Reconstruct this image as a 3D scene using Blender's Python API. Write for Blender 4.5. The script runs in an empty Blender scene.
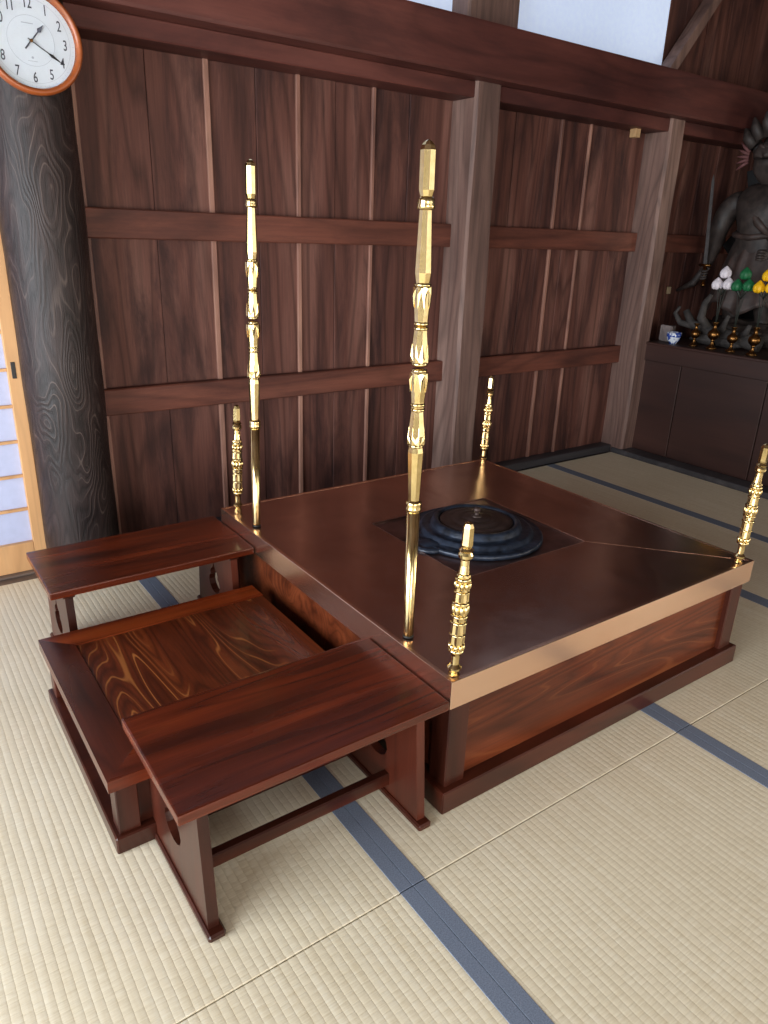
import bpy, bmesh, math, random
from mathutils import Vector, Matrix, noise
random.seed(7)
SC = bpy.context.scene
COL = SC.collection
PI = math.pi

# ------------------------------------------------------------------ materials
def lin(c):
    r = []
    for v in c:
        v /= 255.0
        r.append(v / 12.92 if v <= .04045 else ((v + .055) / 1.055) ** 2.4)
    return (*r, 1.0)

class NT:
    def __init__(self, name):
        self.m = bpy.data.materials.new(name); self.m.use_nodes = True
        self.t = self.m.node_tree; self.n = self.t.nodes; self.l = self.t.links
        self.bsdf = self.n['Principled BSDF']
    def add(self, typ, **kw):
        nd = self.n.new(typ)
        for k, v in kw.items():
            if k.startswith('i_'):
                nd.inputs[k[2:].replace('_', ' ')].default_value = v
            else: setattr(nd, k, v)
        return nd
    def link(self, a, b): self.l.new(a, b)
    def coords(self, scale=(1, 1, 1), rot=(0, 0, 0)):
        tc = self.add('ShaderNodeTexCoord'); mp = self.add('ShaderNodeMapping')
        mp.inputs['Scale'].default_value = scale; mp.inputs['Rotation'].default_value = rot
        self.link(tc.outputs['Object'], mp.inputs['Vector']); return mp.outputs['Vector']
    def noise(self, vec, scale, detail=4, rough=.55, dist=0):
        n = self.add('ShaderNodeTexNoise'); n.inputs['Scale'].default_value = scale
        n.inputs['Detail'].default_value = detail; n.inputs['Roughness'].default_value = rough
        n.inputs['Distortion'].default_value = dist
        self.link(vec, n.inputs['Vector']); return n.outputs['Fac']
    def math(self, op, a, b=None, c=None):
        m = self.add('ShaderNodeMath', operation=op)
        for i, x in enumerate((a, b, c)):
            if x is None: continue
            if isinstance(x, (int, float)): m.inputs[i].default_value = x
            else: self.link(x, m.inputs[i])
        return m.outputs[0]
    def ramp(self, fac, stops, interp='LINEAR'):
        r = self.add('ShaderNodeValToRGB'); r.color_ramp.interpolation = interp
        e = r.color_ramp.elements
        while len(e) < len(stops): e.new(.5)
        for el, (p, c) in zip(e, stops):
            el.position = p; el.color = c if len(c) == 4 else (*c, 1)
        self.link(fac, r.inputs['Fac']); return r.outputs['Color']
    def mix(self, fac, a, b, blend='MIX'):
        m = self.add('ShaderNodeMix', data_type='RGBA', blend_type=blend)
        for key, x in ((0, fac), (6, a), (7, b)):
            if isinstance(x, (int, float, tuple)): m.inputs[key].default_value = x
            else: self.link(x, m.inputs[key])
        return m.outputs[2]
    def bump(self, h, strength=.3, dist=.002):
        b = self.add('ShaderNodeBump'); b.inputs['Strength'].default_value = strength
        b.inputs['Distance'].default_value = dist
        self.link(h, b.inputs['Height']); self.link(b.outputs['Normal'], self.bsdf.inputs['Normal'])
    def set(self, **kw):
        for k, v in kw.items():
            s = self.bsdf.inputs[k.replace('_', ' ')]
            if isinstance(v, (int, float, tuple)): s.default_value = v
            else: self.link(v, s)

BW = ((0, (0, 0, 0)), (1, (1, 1, 1)))

def wood(name, dark, mid, light, axis='X', grain=1.0, rough=.5, coat=0.0, streak=None,
         streak_amt=.5, bump=.3, tone=False, stain=0.0, lines=16, contrast=.5, spec=.5, stain_col=None, stretch=.16, stain_pos=.4):
    """plank wood whose grain runs along `axis`; rings are contours of a stretched noise"""
    t = NT(name)
    st = {'X': (stretch, 1, 1), 'Y': (1, stretch, 1), 'Z': (1, 1, stretch)}[axis]
    fs = {'X': (.03, 1, 1), 'Y': (1, .03, 1), 'Z': (1, 1, .03)}[axis]
    v = t.coords(st)
    fine = t.coords(fs)
    if tone:
        at = t.add('ShaderNodeAttribute', attribute_name='tone')
        sh = t.add('ShaderNodeVectorMath', operation='MULTIPLY'); t.link(at.outputs['Vector'], sh.inputs[0])
        sh.inputs[1].default_value = (7.3, 5.1, 9.7)
        for vn in (0, 1):
            ad = t.add('ShaderNodeVectorMath', operation='ADD')
            t.link(v if vn == 0 else fine, ad.inputs[0]); t.link(sh.outputs[0], ad.inputs[1])
            if vn == 0: v = ad.outputs[0]
            else: fine = ad.outputs[0]
    big = t.noise(v, 2.2 * grain, 2, .45, .25)
    ring = t.math('FRACT', t.math('MULTIPLY', big, lines))
    ring = t.math('ABSOLUTE', t.math('SUBTRACT', t.math('MULTIPLY', ring, 2), 1))     # 0..1 triangle
    fib = t.noise(fine, 90 * grain, 4, .7)
    col = t.ramp(t.noise(v, 4 * grain, 3, .6), ((.3, lin(dark)), (.52, lin(mid)), (.75, lin(light))))
    ringc = t.ramp(ring, ((0, (1 - contrast,) * 3), (.5, (1, 1, 1))))
    col = t.mix(.8, col, ringc, 'MULTIPLY')
    fibc = t.ramp(fib, ((.3, (1 - contrast * .8,) * 3), (.7, (1.0,) * 3)))
    col = t.mix(.8, col, fibc, 'MULTIPLY')
    if streak:
        s = t.ramp(ring, ((.84, (0, 0, 0)), (.97, (1, 1, 1))))
        msk = t.ramp(t.noise(v, 3.1 * grain, 2), ((.42, (0, 0, 0)), (.62, (1, 1, 1))))
        f = t.math('MULTIPLY', t.math('MULTIPLY', s, msk), streak_amt)
        col = t.mix(f, col, lin(streak))
    if tone:
        br = t.add('ShaderNodeMapRange'); t.link(at.outputs['Fac'], br.inputs['Value'])
        br.inputs['To Min'].default_value = .62; br.inputs['To Max'].default_value = 1.22
        cmb = t.add('ShaderNodeCombineColor')
        for k in range(3): t.link(br.outputs[0], cmb.inputs[k])
        col = t.mix(1.0, col, cmb.outputs[0], 'MULTIPLY')
    if stain:
        sv = t.coords({'X': (.4, 1.8, 1.8), 'Y': (1.8, .4, 1.8), 'Z': (2.6, 2.6, .42)}[axis])
        sn = t.ramp(t.noise(sv, 3.4, 6, .68, .4), ((stain_pos, (1, 1, 1)), (stain_pos + .20, (0, 0, 0))))
        f = t.math('MULTIPLY', t.math('SUBTRACT', 1.0, sn), stain)
        col = t.mix(f, col, lin(stain_col or (28, 20, 24)))
    t.set(Base_Color=col, Specular_IOR_Level=spec)
    r = t.add('ShaderNodeMapRange'); t.link(t.noise(v, 6, 3), r.inputs['Value'])
    r.inputs['To Min'].default_value = max(.03, rough - .08); r.inputs['To Max'].default_value = rough + .1
    t.set(Roughness=r.outputs[0])
    if coat: t.set(Coat_Weight=coat, Coat_Roughness=.12)
    h = t.math('ADD', t.math('MULTIPLY', ring, .5), fib)
    t.bump(h, bump, .0015)
    return t.m

def plain(name, c, rough=.6, metal=0.0, var=.12, scale=30, bump=0.0, **kw):
    t = NT(name); v = t.coords()
    n = t.noise(v, scale, 4)
    c0 = lin(c)
    a = tuple(x * (1 - var) for x in c0[:3]) + (1,); b = tuple(min(1, x * (1 + var)) for x in c0[:3]) + (1,)
    t.set(Base_Color=t.ramp(n, ((.3, a), (.7, b))), Roughness=rough, Metallic=metal, **kw)
    if bump: t.bump(n, bump, .003)
    return t.m

M = {}
M['board'] = wood('aged wall planks', (100, 62, 53), (134, 86, 75), (176, 126, 112), 'Z', 1.5, .6, bump=.5, spec=.25,
                  tone=True, stain=.88, lines=16, contrast=.5, stain_col=(48, 30, 30), stretch=.10, stain_pos=.46)
M['lit_edge'] = wood('light-painted plank edge', (130, 88, 74), (160, 114, 98), (188, 142, 120), 'Z', 1.5, .6, bump=.3, contrast=.3, stain=.75, stain_col=(84, 54, 48), stain_pos=.48)  # light caught on stepped board edges, painted in as paler wood
M['rail'] = wood('wall rail wood', (96, 54, 42), (118, 68, 54), (136, 84, 68), 'X', 1.2, .55, bump=.25, contrast=.35, stain=.45, spec=.3)
M['beam'] = wood('lintel beam wood', (70, 38, 34), (94, 52, 46), (112, 66, 58), 'X', 1.0, .5, bump=.15, contrast=.28, stain=.4, spec=.25)
M['column'] = wood('weathered pillar wood', (104, 78, 70), (132, 102, 92), (160, 130, 118), 'Z', 1.7, .6, bump=.7,
                   contrast=.42, stain=.45, stain_col=(72, 52, 48), lines=18, stretch=.1)
M['round_column'] = wood('dark round pillar wood', (36, 28, 28), (52, 40, 39), (68, 53, 51), 'Z', 3.0, .42, bump=.9, spec=.3,
                         contrast=.5, streak=(112, 96, 90), streak_amt=.5, lines=26, stretch=.3)
M['lacquer'] = wood('red brown lacquered wood', (62, 20, 7), (112, 42, 16), (156, 70, 28), 'X', 2.2, .26, coat=.15,
                    bump=.08, contrast=.5, lines=16, stretch=.09)
M['lacquer_y'] = wood('red brown lacquered wood across', (54, 19, 9), (92, 36, 17), (128, 56, 26), 'Y', 2.2, .26, coat=.15,
                      bump=.08, contrast=.5, lines=14, stretch=.09)
M['lacquer_dark'] = wood('dark lacquered wood', (44, 17, 10), (64, 26, 15), (86, 36, 21), 'X', 1.5, .3, coat=.12, spec=.4,
                         bump=.08, contrast=.35, lines=10)
M['lacquer_z'] = wood('dark lacquered upright wood', (46, 19, 12), (70, 30, 19), (94, 42, 27), 'Z', 1.5, .34, coat=.08, spec=.35,
                      bump=.08, contrast=.35, lines=10)
M['plank'] = wood('streaked lacquered plank', (68, 26, 11), (108, 46, 20), (142, 68, 30), 'Y', 2.4, .28, coat=.15,
                  streak=(214, 138, 72), streak_amt=.75, bump=.08, contrast=.6, lines=34, stretch=.12)
M['panel'] = wood('streaked lacquered panel', (62, 25, 12), (98, 44, 22), (126, 62, 34), 'X', 2.2, .36, coat=.05, spec=.3,
                  streak=(134, 76, 42), streak_amt=.45, bump=.08, contrast=.45, lines=22, stretch=.09)
M['dark_panel'] = wood('dark cabinet wood', (44, 24, 20), (60, 34, 28), (74, 44, 36), 'Y', 1.0, .5, bump=.15, contrast=.25, lines=8)
M['sill'] = wood('blackened floor sill', (48, 46, 50), (66, 64, 68), (92, 88, 90), 'X', 1.0, .5, bump=.3, contrast=.3)
M['pale_wood'] = wood('pale shoji wood', (190, 140, 92), (210, 160, 110), (224, 178, 128), 'Z', 1.5, .5, bump=.05, contrast=.12)
M['threshold'] = wood('grey threshold wood', (96, 80, 72), (120, 102, 90), (140, 122, 108), 'X', 1.5, .55, bump=.2, contrast=.25)
M['ceil'] = wood('ceiling boards', (50, 32, 28), (66, 44, 38), (80, 56, 48), 'X', 1, .6, bump=.2, contrast=.3)
M['peg'] = wood('pale peg wood', (170, 132, 92), (186, 148, 104), (200, 164, 120), 'Z', 2, .6, bump=.1, contrast=.15)
M['clock_wood'] = wood('orange brown clock rim', (140, 66, 26), (158, 80, 34), (172, 92, 44), 'X', 2, .35, coat=.4, bump=.05, contrast=.15)
M['plaster'] = plain('plaster', (150, 140, 128), .85)

def tatami():
    t = NT('tatami rush')
    at = t.add('ShaderNodeAttribute', attribute_name='tone')
    tc = t.add('ShaderNodeTexCoord'); sx = t.add('ShaderNodeSeparateXYZ'); t.link(tc.outputs['Object'], sx.inputs[0])
    X, Y = sx.outputs[0], sx.outputs[1]
    wob = t.math('MULTIPLY', t.math('SUBTRACT', t.noise(t.coords(), 5, 2), .5), .006)
    rx = t.math('MULTIPLY', t.math('ADD', X, wob), 1 / .0168)
    r = t.math('ABSOLUTE', t.math('SINE', t.math('MULTIPLY', rx, PI)))                  # rib profile across X
    rib = t.math('POWER', r, .55)
    cell = t.math('FLOOR', rx)
    # short cross breaks in the weave, staggered rib by rib
    off = t.math('MULTIPLY', t.math('FRACT', t.math('MULTIPLY', cell, .5)), 1.0)
    yy = t.math('ADD', t.math('MULTIPLY', Y, 1 / .021), off)
    br = t.math('POWER', t.math('ABSOLUTE', t.math('SINE', t.math('MULTIPLY', yy, PI))), .35)
    fibv = t.coords((1, .0 + 14, 1))
    fib = t.noise(t.coords((20, 320, 1)), 1.0, 3, .7)
    straw = t.noise(t.coords((60, 3, 1)), 1.0, 3, .6)
    blot = t.noise(t.coords((1, 1, 1)), 2.3, 4)
    base = t.ramp(t.math('ADD', t.math('MULTIPLY', fib, .6), t.math('MULTIPLY', straw, .4)),
                  ((.3, lin((222, 206, 174))), (.55, lin((240, 228, 202))), (.75, lin((248, 241, 222)))))
    base = t.mix(.5, base, t.ramp(blot, ((.3, (.88, .86, .82)), (.65, (1, 1, 1)))), 'MULTIPLY')
    base = t.mix(.46, base, t.ramp(rib, ((.0, (.74, .70, .62)), (.55, (1, 1, 1)))), 'MULTIPLY')
    base = t.mix(.6, base, t.ramp(br, ((.0, (.70, .66, .58)), (.5, (1, 1, 1)))), 'MULTIPLY')
    mr = t.add('ShaderNodeMapRange'); t.link(at.outputs['Fac'], mr.inputs['Value'])
    mr.inputs['To Min'].default_value = .93; mr.inputs['To Max'].default_value = 1.05
    cmb = t.add('ShaderNodeCombineColor')
    for k in range(3): t.link(mr.outputs[0], cmb.inputs[k])
    base = t.mix(1.0, base, cmb.outputs[0], 'MULTIPLY')
    t.set(Base_Color=base, Roughness=.42, Specular_IOR_Level=.5)
    t.bump(t.math('ADD', t.math('MULTIPLY', rib, 1.0), t.math('ADD', t.math('MULTIPLY', br, .6), t.math('MULTIPLY', fib, .4))), .34, .0015)
    return t.m
M['tatami'] = tatami()

def heri():
    t = NT('tatami border cloth')
    n = t.noise(t.coords((400, 400, 1)), 1, 2)
    col = t.ramp(n, ((.3, lin((92, 102, 120))), (.7, lin((124, 133, 150)))))
    t.set(Base_Color=col, Roughness=.75); t.bump(n, .3, .0005); return t.m
M['heri'] = heri()

def copper(name, base, rough, tarn, bmp=.3):
    t = NT(name)
    n = t.noise(t.coords(), 3.2, 5, .6, .5)
    f = t.noise(t.coords(), 26, 3, .6)
    c = t.ramp(n, ((.32, lin(tarn)), (.66, lin(base))))
    t.set(Base_Color=c, Metallic=1.0)
    mr = t.add('ShaderNodeMapRange'); t.link(f, mr.inputs['Value'])
    mr.inputs['To Min'].default_value = rough - .05; mr.inputs['To Max'].default_value = rough + .1
    if bmp: t.set(Roughness=mr.outputs[0])
    else: t.set(Roughness=rough)
    big = t.noise(t.coords(), 3.2, 2, .45, .6)
    if bmp: t.bump(t.math('ADD', big, t.math('MULTIPLY', f, .012)), bmp, .018)
    return t.m
M['copper'] = copper('copper sheet', (220, 186, 168), .20, (192, 158, 142), .34)
M['copper_band'] = copper('clean copper band', (250, 212, 186), .26, (244, 200, 172), .0)

def gold():
    t = NT('polished brass')
    n = t.noise(t.coords(), 60, 3)
    t.set(Base_Color=t.ramp(n, ((.3, (.66, .50, .22, 1)), (.7, (.80, .63, .33, 1)))), Metallic=1.0, Roughness=.15)
    return t.m
M['gold'] = gold()
M['brass_old'] = plain('tarnished brass', (122, 86, 48), .32, 1.0, .3, 40)
M['iron'] = plain('blue black cast iron', (38, 46, 60), .36, .3, .8, 30, .8)
M['lid'] = plain('dark brown iron lid', (64, 50, 46), .4, .5, .3, 25, .2)
M['plate'] = plain('dull dark copper plate', (124, 98, 94), .28, .9, .5, 9, .25)
M['rubber'] = plain('black foot', (14, 12, 12), .5)
M['dark_carve'] = plain('dark carved wood', (50, 41, 38), .6, 0, .5, 28, .6)
M['skirt'] = plain('carved robe', (60, 46, 42), .6, 0, .5, 20, .6)
M['driftwood'] = plain('grey driftwood', (58, 53, 51), .8, 0, .4, 22, .6)
M['black_halo'] = plain('blackened halo wood', (14, 12, 13), .7, 0, .3, 15, .4)
M['redhair'] = plain('faded red flame crest', (98, 58, 58), .7, 0, .3, 40, .3)
M['blade'] = plain('dull grey blade', (92, 88, 88), .4, .4, .2)
M['white_petal'] = plain('white lotus petal', (222, 214, 222), .5, 0, .08)
M['green_petal'] = plain('green lotus petal', (24, 98, 58), .5, 0, .15)
M['yellow_petal'] = plain('yellow lotus petal', (240, 184, 20), .5, 0, .1)
M['stem'] = plain('dark stem', (30, 34, 28), .6)
M['cloth'] = plain('grey stone', (118, 106, 104), .9, 0, .15, 30, .4)
M['black'] = plain('black paint', (22, 20, 22), .4)
M['ink'] = plain('grey printed ink', (70, 72, 84), .6, 0, .05)
M['inkpale'] = plain('pale printed line', (165, 172, 184), .6, 0, .05)
M['dial'] = plain('clock dial paper', (200, 207, 216), .5, 0, .02)
M['tagpaper'] = plain('pale tag', (170, 150, 120), .8)

def porcelain():
    t = NT('blue and white porcelain')
    n = t.noise(t.coords((1, 1, 1)), 34, 2, .5, 1.2)
    t.set(Base_Color=t.ramp(n, ((.46, lin((214, 220, 230))), (.52, lin((40, 70, 150))))), Roughness=.15, Coat_Weight=.5)
    return t.m
M['porcelain'] = porcelain()

def paper(name, c, strength):
    t = NT(name)
    n = t.noise(t.coords(), 40, 4)
    c0 = lin(c); col = t.ramp(n, ((.3, tuple(x * .93 for x in c0[:3])), (.7, c0)))
    t.set(Base_Color=col, Roughness=.9, Emission_Color=col, Emission_Strength=strength)
    return t.m
M['window_paper'] = paper('daylit window paper', (196, 210, 236), .30)
M['shoji_paper'] = paper('daylit shoji paper', (172, 178, 206), .10)

def glass():
    t = NT('clock glass')
    t.set(Base_Color=(1, 1, 1, 1), Roughness=.02, Transmission_Weight=1.0, IOR=1.05)
    return t.m
M['glass'] = glass()

# ------------------------------------------------------------------ mesh builder
class MB:
    def __init__(self): self.bm = bmesh.new(); self.tone = []; self.mi = 0
    def _faces(self, faces, tone=None, smooth=False):
        for f in faces:
            f.smooth = smooth; f.material_index = self.mi
            if tone is not None: self.tone.append((f, tone))
    def box(self, a, b, bevel=.002, tone=None, seg=1):
        a = Vector(a); b = Vector(b)
        r = bmesh.ops.create_cube(self.bm, size=1)
        vs = r['verts']; c = (a + b) / 2; d = b - a
        for v in vs: v.co = Vector((c.x + v.co.x * d.x, c.y + v.co.y * d.y, c.z + v.co.z * d.z))
        faces = list({f for v in vs for f in v.link_faces})
        if bevel:
            es = list({e for v in vs for e in v.link_edges})
            r2 = bmesh.ops.bevel(self.bm, geom=es, offset=bevel, segments=seg, affect='EDGES', profile=.7)
            faces = list({f for f in r2['faces']} | {f for f in faces if f.is_valid})
            faces = list({f for v in r2['verts'] for f in v.link_faces} | {f for f in faces if f.is_valid})
        self._faces(faces, tone); return self
    def bar(self, p, q, w, h, up=(0, 0, 1), bevel=.002):
        p = Vector(p); q = Vector(q); d = (q - p); L = d.length; d.normalize()
        s = d.cross(Vector(up)).normalized(); u = s.cross(d)
        n0 = len(self.bm.verts); self.box((0, -w / 2, -h / 2), (L, w / 2, h / 2), bevel)
        self.bm.verts.ensure_lookup_table()
        for v in list(self.bm.verts)[n0:]:
            c = v.co.copy(); v.co = p + d * c.x + s * c.y + u * c.z
        return self
    def lathe(self, prof, segs=24, c=(0, 0, 0), smooth=True, rot=0, flute=0, cap=True, mat=None):
        rings = []
        for r, z in prof:
            ring = []
            for k in range(segs):
                a = rot + 2 * PI * k / segs
                rr = r * (1 - (flute if k % 2 else 0))
                p = Vector((rr * math.cos(a), rr * math.sin(a), z))
                if mat: p = mat @ p
                ring.append(self.bm.verts.new(p + Vector(c)))
            rings.append(ring)
        fs = []
        for i in range(len(rings) - 1):
            for k in range(segs):
                k2 = (k + 1) % segs
                fs.append(self.bm.faces.new((rings[i][k], rings[i][k2], rings[i + 1][k2], rings[i + 1][k])))
        if cap:
            fs.append(self.bm.faces.new(rings[0][::-1])); fs.append(self.bm.faces.new(rings[-1]))
        self._faces(fs, None, smooth); return self
    def tube(self, pts, rad, segs=8, smooth=True):
        pts = [Vector(p) for p in pts]; rings = []
        ref = Vector((0.31, .2, .93)).normalized()
        for i, p in enumerate(pts):
            d = (pts[min(i + 1, len(pts) - 1)] - pts[max(i - 1, 0)]).normalized()
            s = d.cross(ref)
            if s.length < .05: s = d.cross(Vector((1, 0, 0)))
            s.normalize(); u = s.cross(d)
            r = rad[i] if isinstance(rad, (list, tuple)) else rad
            rings.append([self.bm.verts.new(p + s * r * math.cos(2 * PI * k / segs) + u * r * math.sin(2 * PI * k / segs)) for k in range(segs)])
        fs = []
        for i in range(len(rings) - 1):
            for k in range(segs):
                k2 = (k + 1) % segs
                fs.append(self.bm.faces.new((rings[i][k], rings[i][k2], rings[i + 1][k2], rings[i + 1][k])))
        fs.append(self.bm.faces.new(rings[0][::-1])); fs.append(self.bm.faces.new(rings[-1]))
        self._faces(fs, None, smooth); return self
    def blob(self, c, r, sub=3, amp=0.0, freq=6, scale=(1, 1, 1), seed=0):
        res = bmesh.ops.create_icosphere(self.bm, subdivisions=sub, radius=1)
        for v in res['verts']:
            d = v.co.copy()
            k = 1 + amp * noise.noise(d * freq * .3 + Vector((seed, seed * 2, 0)))
            v.co = Vector(c) + Vector((d.x * scale[0], d.y * scale[1], d.z * scale[2])) * r * k
        self._faces({f for v in res['verts'] for f in v.link_faces}, None, True); return self
    def poly(self, pts):
        f = self.bm.faces.new([self.bm.verts.new(p) for p in pts]); self._faces([f]); return self
    def prism(self, pts, vec):
        """extrude a planar outline by vec"""
        vec = Vector(vec)
        a = [self.bm.verts.new(p) for p in pts]; b = [self.bm.verts.new(Vector(p) + vec) for p in pts]
        n = len(pts); fs = [self.bm.faces.new(a[::-1]), self.bm.faces.new(b)]
        for i in range(n): fs.append(self.bm.faces.new((a[i], a[(i + 1) % n], b[(i + 1) % n], b[i])))
        self._faces(fs); return self
    def build(self, name, mat, parent=None, origin=None):
        """geometry is given in world coordinates; it is stored relative to parent or origin"""
        o_ = Vector((0, 0, 0))
        if parent is not None: o_ = wloc(parent)
        elif origin is not None: o_ = Vector(origin)
        if self.tone:
            ly = self.bm.faces.layers.float.new('tone_f')
        tones = {}
        bmesh.ops.recalc_face_normals(self.bm, faces=self.bm.faces)
        self.bm.faces.index_update()
        for f, t_ in self.tone:
            if f.is_valid: tones[f.index] = t_
        for v in self.bm.verts: v.co -= o_
        me = bpy.data.meshes.new(name); self.bm.to_mesh(me); self.bm.free()
        if tones:
            at = me.attributes.new('tone', 'FLOAT', 'FACE')
            for i in range(len(me.polygons)): at.data[i].value = tones.get(i, .5)
        for m in (mat if isinstance(mat, (list, tuple)) else [mat]): me.materials.append(m)
        ob = bpy.data.objects.new(name, me); COL.objects.link(ob)
        if parent is not None: ob.parent = parent
        else: ob.location = o_
        return ob

def wloc(o):
    v = Vector(o.location)
    while o.parent: o = o.parent; v += Vector(o.location)
    return v

def tag(o, label=None, cat=None, group=None, kind=None):
    if label: o['label'] = label
    if cat: o['category'] = cat
    if group: o['group'] = group
    if kind: o['kind'] = kind
    return o
def empty(name, loc, label, cat, group=None):
    o = bpy.data.objects.new(name, None); COL.objects.link(o); o.location = loc
    o.empty_display_size = .05
    return tag(o, label, cat, group)
def struct(name, mb, mat, parent=None, origin=None):
    o = mb.build(name, mat, parent, origin)
    if parent is None: o['kind'] = 'structure'
    return o
def copy_tree(o, parent=None):
    c = o.copy(); COL.objects.link(c)
    if parent is not None: c.parent = parent
    for ch in list(o.children): copy_tree(ch, c)
    return c
def curve_mesh(name, loops, thick, mat, parent, to3d, bevel=0.0):
    """2D outline with holes, filled and thickened; to3d maps local (a,b,c) to world"""
    cu = bpy.data.curves.new(name, 'CURVE'); cu.dimensions = '2D'; cu.fill_mode = 'BOTH'
    cu.extrude = thick / 2; cu.bevel_depth = bevel; cu.bevel_resolution = 1; cu.offset = -bevel
    for lp in loops:
        s = cu.splines.new('POLY'); s.points.add(len(lp) - 1); s.use_cyclic_u = True
        for p, (a, b) in zip(s.points, lp): p.co = (a, b, 0, 1)
    tmp = bpy.data.objects.new(name + '_tmp', cu); COL.objects.link(tmp)
    dg = bpy.context.evaluated_depsgraph_get(); me = bpy.data.meshes.new_from_object(tmp.evaluated_get(dg))
    bpy.data.objects.remove(tmp); bpy.data.curves.remove(cu)
    o_ = wloc(parent)
    for v in me.vertices: v.co = Vector(to3d(*v.co)) - o_
    for p_ in me.polygons: p_.use_smooth = False
    me.name = name; me.materials.clear(); me.materials.append(mat)
    ob = bpy.data.objects.new(name, me); COL.objects.link(ob); ob.parent = parent
    return ob

# ================================================================== THE SETTING
YB = 1.84                     # face of the wall boards
# ---- floor of tatami mats
f = MB()
xs = [-3.2, -2.903, -1.993, -1.083, -.173, .737, 1.647, 2.245, 2.79]
ys_ = [-3.4, -1.938, -.1185, 1.702]
for i in range(len(xs) - 1):
    for j in range(len(ys_) - 1):
        y1 = ys_[j + 1]
        if j == 2 and xs[i] > 1.0: y1 = 1.752
        g_ = .0012
        x0, x1 = xs[i] + .0005, xs[i + 1] - .0005
        f.mi = 0
        f.box((x0, ys_[j] + g_, -.055), (x1, y1 - g_, 0), .0015, tone=random.random())
        f.mi = 1
        hw = .0305
        if i > 0: f.box((x0, ys_[j] + g_, -.01), (x0 + hw, y1 - g_, .0012), .0006, tone=.5)
        if i < len(xs) - 2: f.box((x1 - hw, ys_[j] + g_, -.01), (x1, y1 - g_, .0012), .0006, tone=.5)
f.mi = 2
f.box((-3.2, 1.702, -.055), (1.0, 1.86, -.002), .001, tone=.5)
f.box((2.79, -3.4, -.055), (4.5, 1.9, -.002), 0, tone=.5)
f.box((-3.2, -3.4, -.12), (4.5, 1.9, -.056), 0, tone=.5)
struct('floor', f, [M['tatami'], M['heri'], M['threshold']])
b = MB(); b.box((-.4, 1.765, -.002), (2.80, YB, .042), .004); struct('baseboard_back', b, M['sill'])
b = MB(); b.box((2.79, -1.2, -.002), (2.9, 1.76, .03), .004); struct('baseboard_right', b, M['sill'])

# ---- back wall boards
w = MB()
def planks(edges, z0, z1):
    for a, c in zip(edges[:-1], edges[1:]):
        d = random.uniform(0, .006)
        w.box((a + .001, YB + d, z0), (c - .001, YB + .03, z1), .0015, tone=random.random())
L = [-.22, .078, .293, .488, .662, .836, 1.015, 1.204, 1.44]
R_ = [1.56, 1.70, 1.83, 1.95, 2.05, 2.14, 2.235, 2.35, 2.47, 2.626, 2.82]
F_ = [2.9, 3.05, 3.2, 3.36, 3.52, 3.7, 3.88, 4.06, 4.24, 4.42]
for (z0, z1) in ((0.0, .56), (.62, 1.18), (1.24, 1.80)):
    planks(L, z0, z1); planks(R_, z0, z1); planks(F_, z0, z1)
planks([2.86, 3.0, 3.2, 3.4, 3.6, 3.85, 4.1, 4.42], 1.95, 2.85)
w.box((-3.2, YB + .031, -.05), (-1.3, YB + .08, 2.85), 0, tone=.3)
w.box((-.48, YB + .031, -.05), (4.42, YB + .08, 2.02), 0, tone=.3)
w.box((-1.3, YB + .031, 1.9), (-.3, YB + .08, 2.85), 0, tone=.3)
w.box((-.3, YB + .031, 2.7), (2.86, YB + .08, 2.85), 0, tone=.3)
w.box((2.86, YB + .031, 2.0), (4.42, YB + .08, 2.85), 0, tone=.3)
struct('wall_back', w, M['board'])
t_i = [0]
def trim(mb, mat, origin=None):
    t_i[0] += 1; return struct('trim_%d' % t_i[0], mb, mat, None, origin)
for x, s in ((-.165, .014), (.293, .02), (.662, .018), (1.015, .016), (2.14, .018), (2.352, .014)):
    m = MB()
    for (z0, z1) in ((.04, .545), (.635, 1.165), (1.26, 1.77)):
        m.box((x - s / 2, YB - .010, z0), (x + s / 2, YB + .004, z1), .002)
    trim(m, M['lit_edge'])  # strips whose pale colour stands for lit board edges
# ---- rails
for (x0, x1) in ((-.205, 1.44), (1.575, 2.81), (2.9, 4.40)):
    for (z0, z1) in ((.541, .639), (1.163, 1.262)):
        m = MB(); m.box((x0, 1.80, z0), (x1, YB + .01, z1), .004); trim(m, M['rail'])
# ---- big lintel with a lower step
m = MB(); m.box((-3.2, 1.62, 1.823), (4.42, 1.95, 2.022), .012, seg=2)
trim(m, M['beam'])
for (x0, x1) in ((-.22, 1.44), (1.575, 2.81), (2.9, 4.4)):
    m = MB(); m.box((x0, 1.70, 1.762), (x1, 1.86, 1.8235), .004); trim(m, M['beam'])
# ---- square pillars (slightly uneven, hand hewn)
def pillar(x0, x1, y0, y1, z1, mat, warp=.006, seed=0):
    m = MB(); bm = m.bm; n = 24
    ch = .012
    prof = [(x0 + ch, y0), (x1 - ch, y0), (x1, y0 + ch), (x1, y1), (x0, y1), (x0, y0 + ch)]
    rings = []
    for k in range(n + 1):
        z = z1 * k / n
        rings.append([bm.verts.new((px + warp * noise.noise(Vector((seed + j * .3, z * 2.2, 0))), py + warp * noise.noise(Vector((seed + 9 + j * .3, z * 2.2, 4))), z))
                      for j, (px, py) in enumerate(prof)])
    fs = []
    for k in range(n):
        for j in range(6):
            fs.append(bm.faces.new((rings[k][j], rings[k][(j + 1) % 6], rings[k + 1][(j + 1) % 6], rings[k + 1][j])))
    fs += [bm.faces.new(rings[0][::-1]), bm.faces.new(rings[-1])]
    m._faces(fs); return trim(m, mat)
pillar(1.435, 1.588, 1.688, 1.86, 1.826, M['column'], seed=1)
pillar(2.80, 2.925, 1.688, 1.86, 1.826, M['column'], seed=5)
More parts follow.
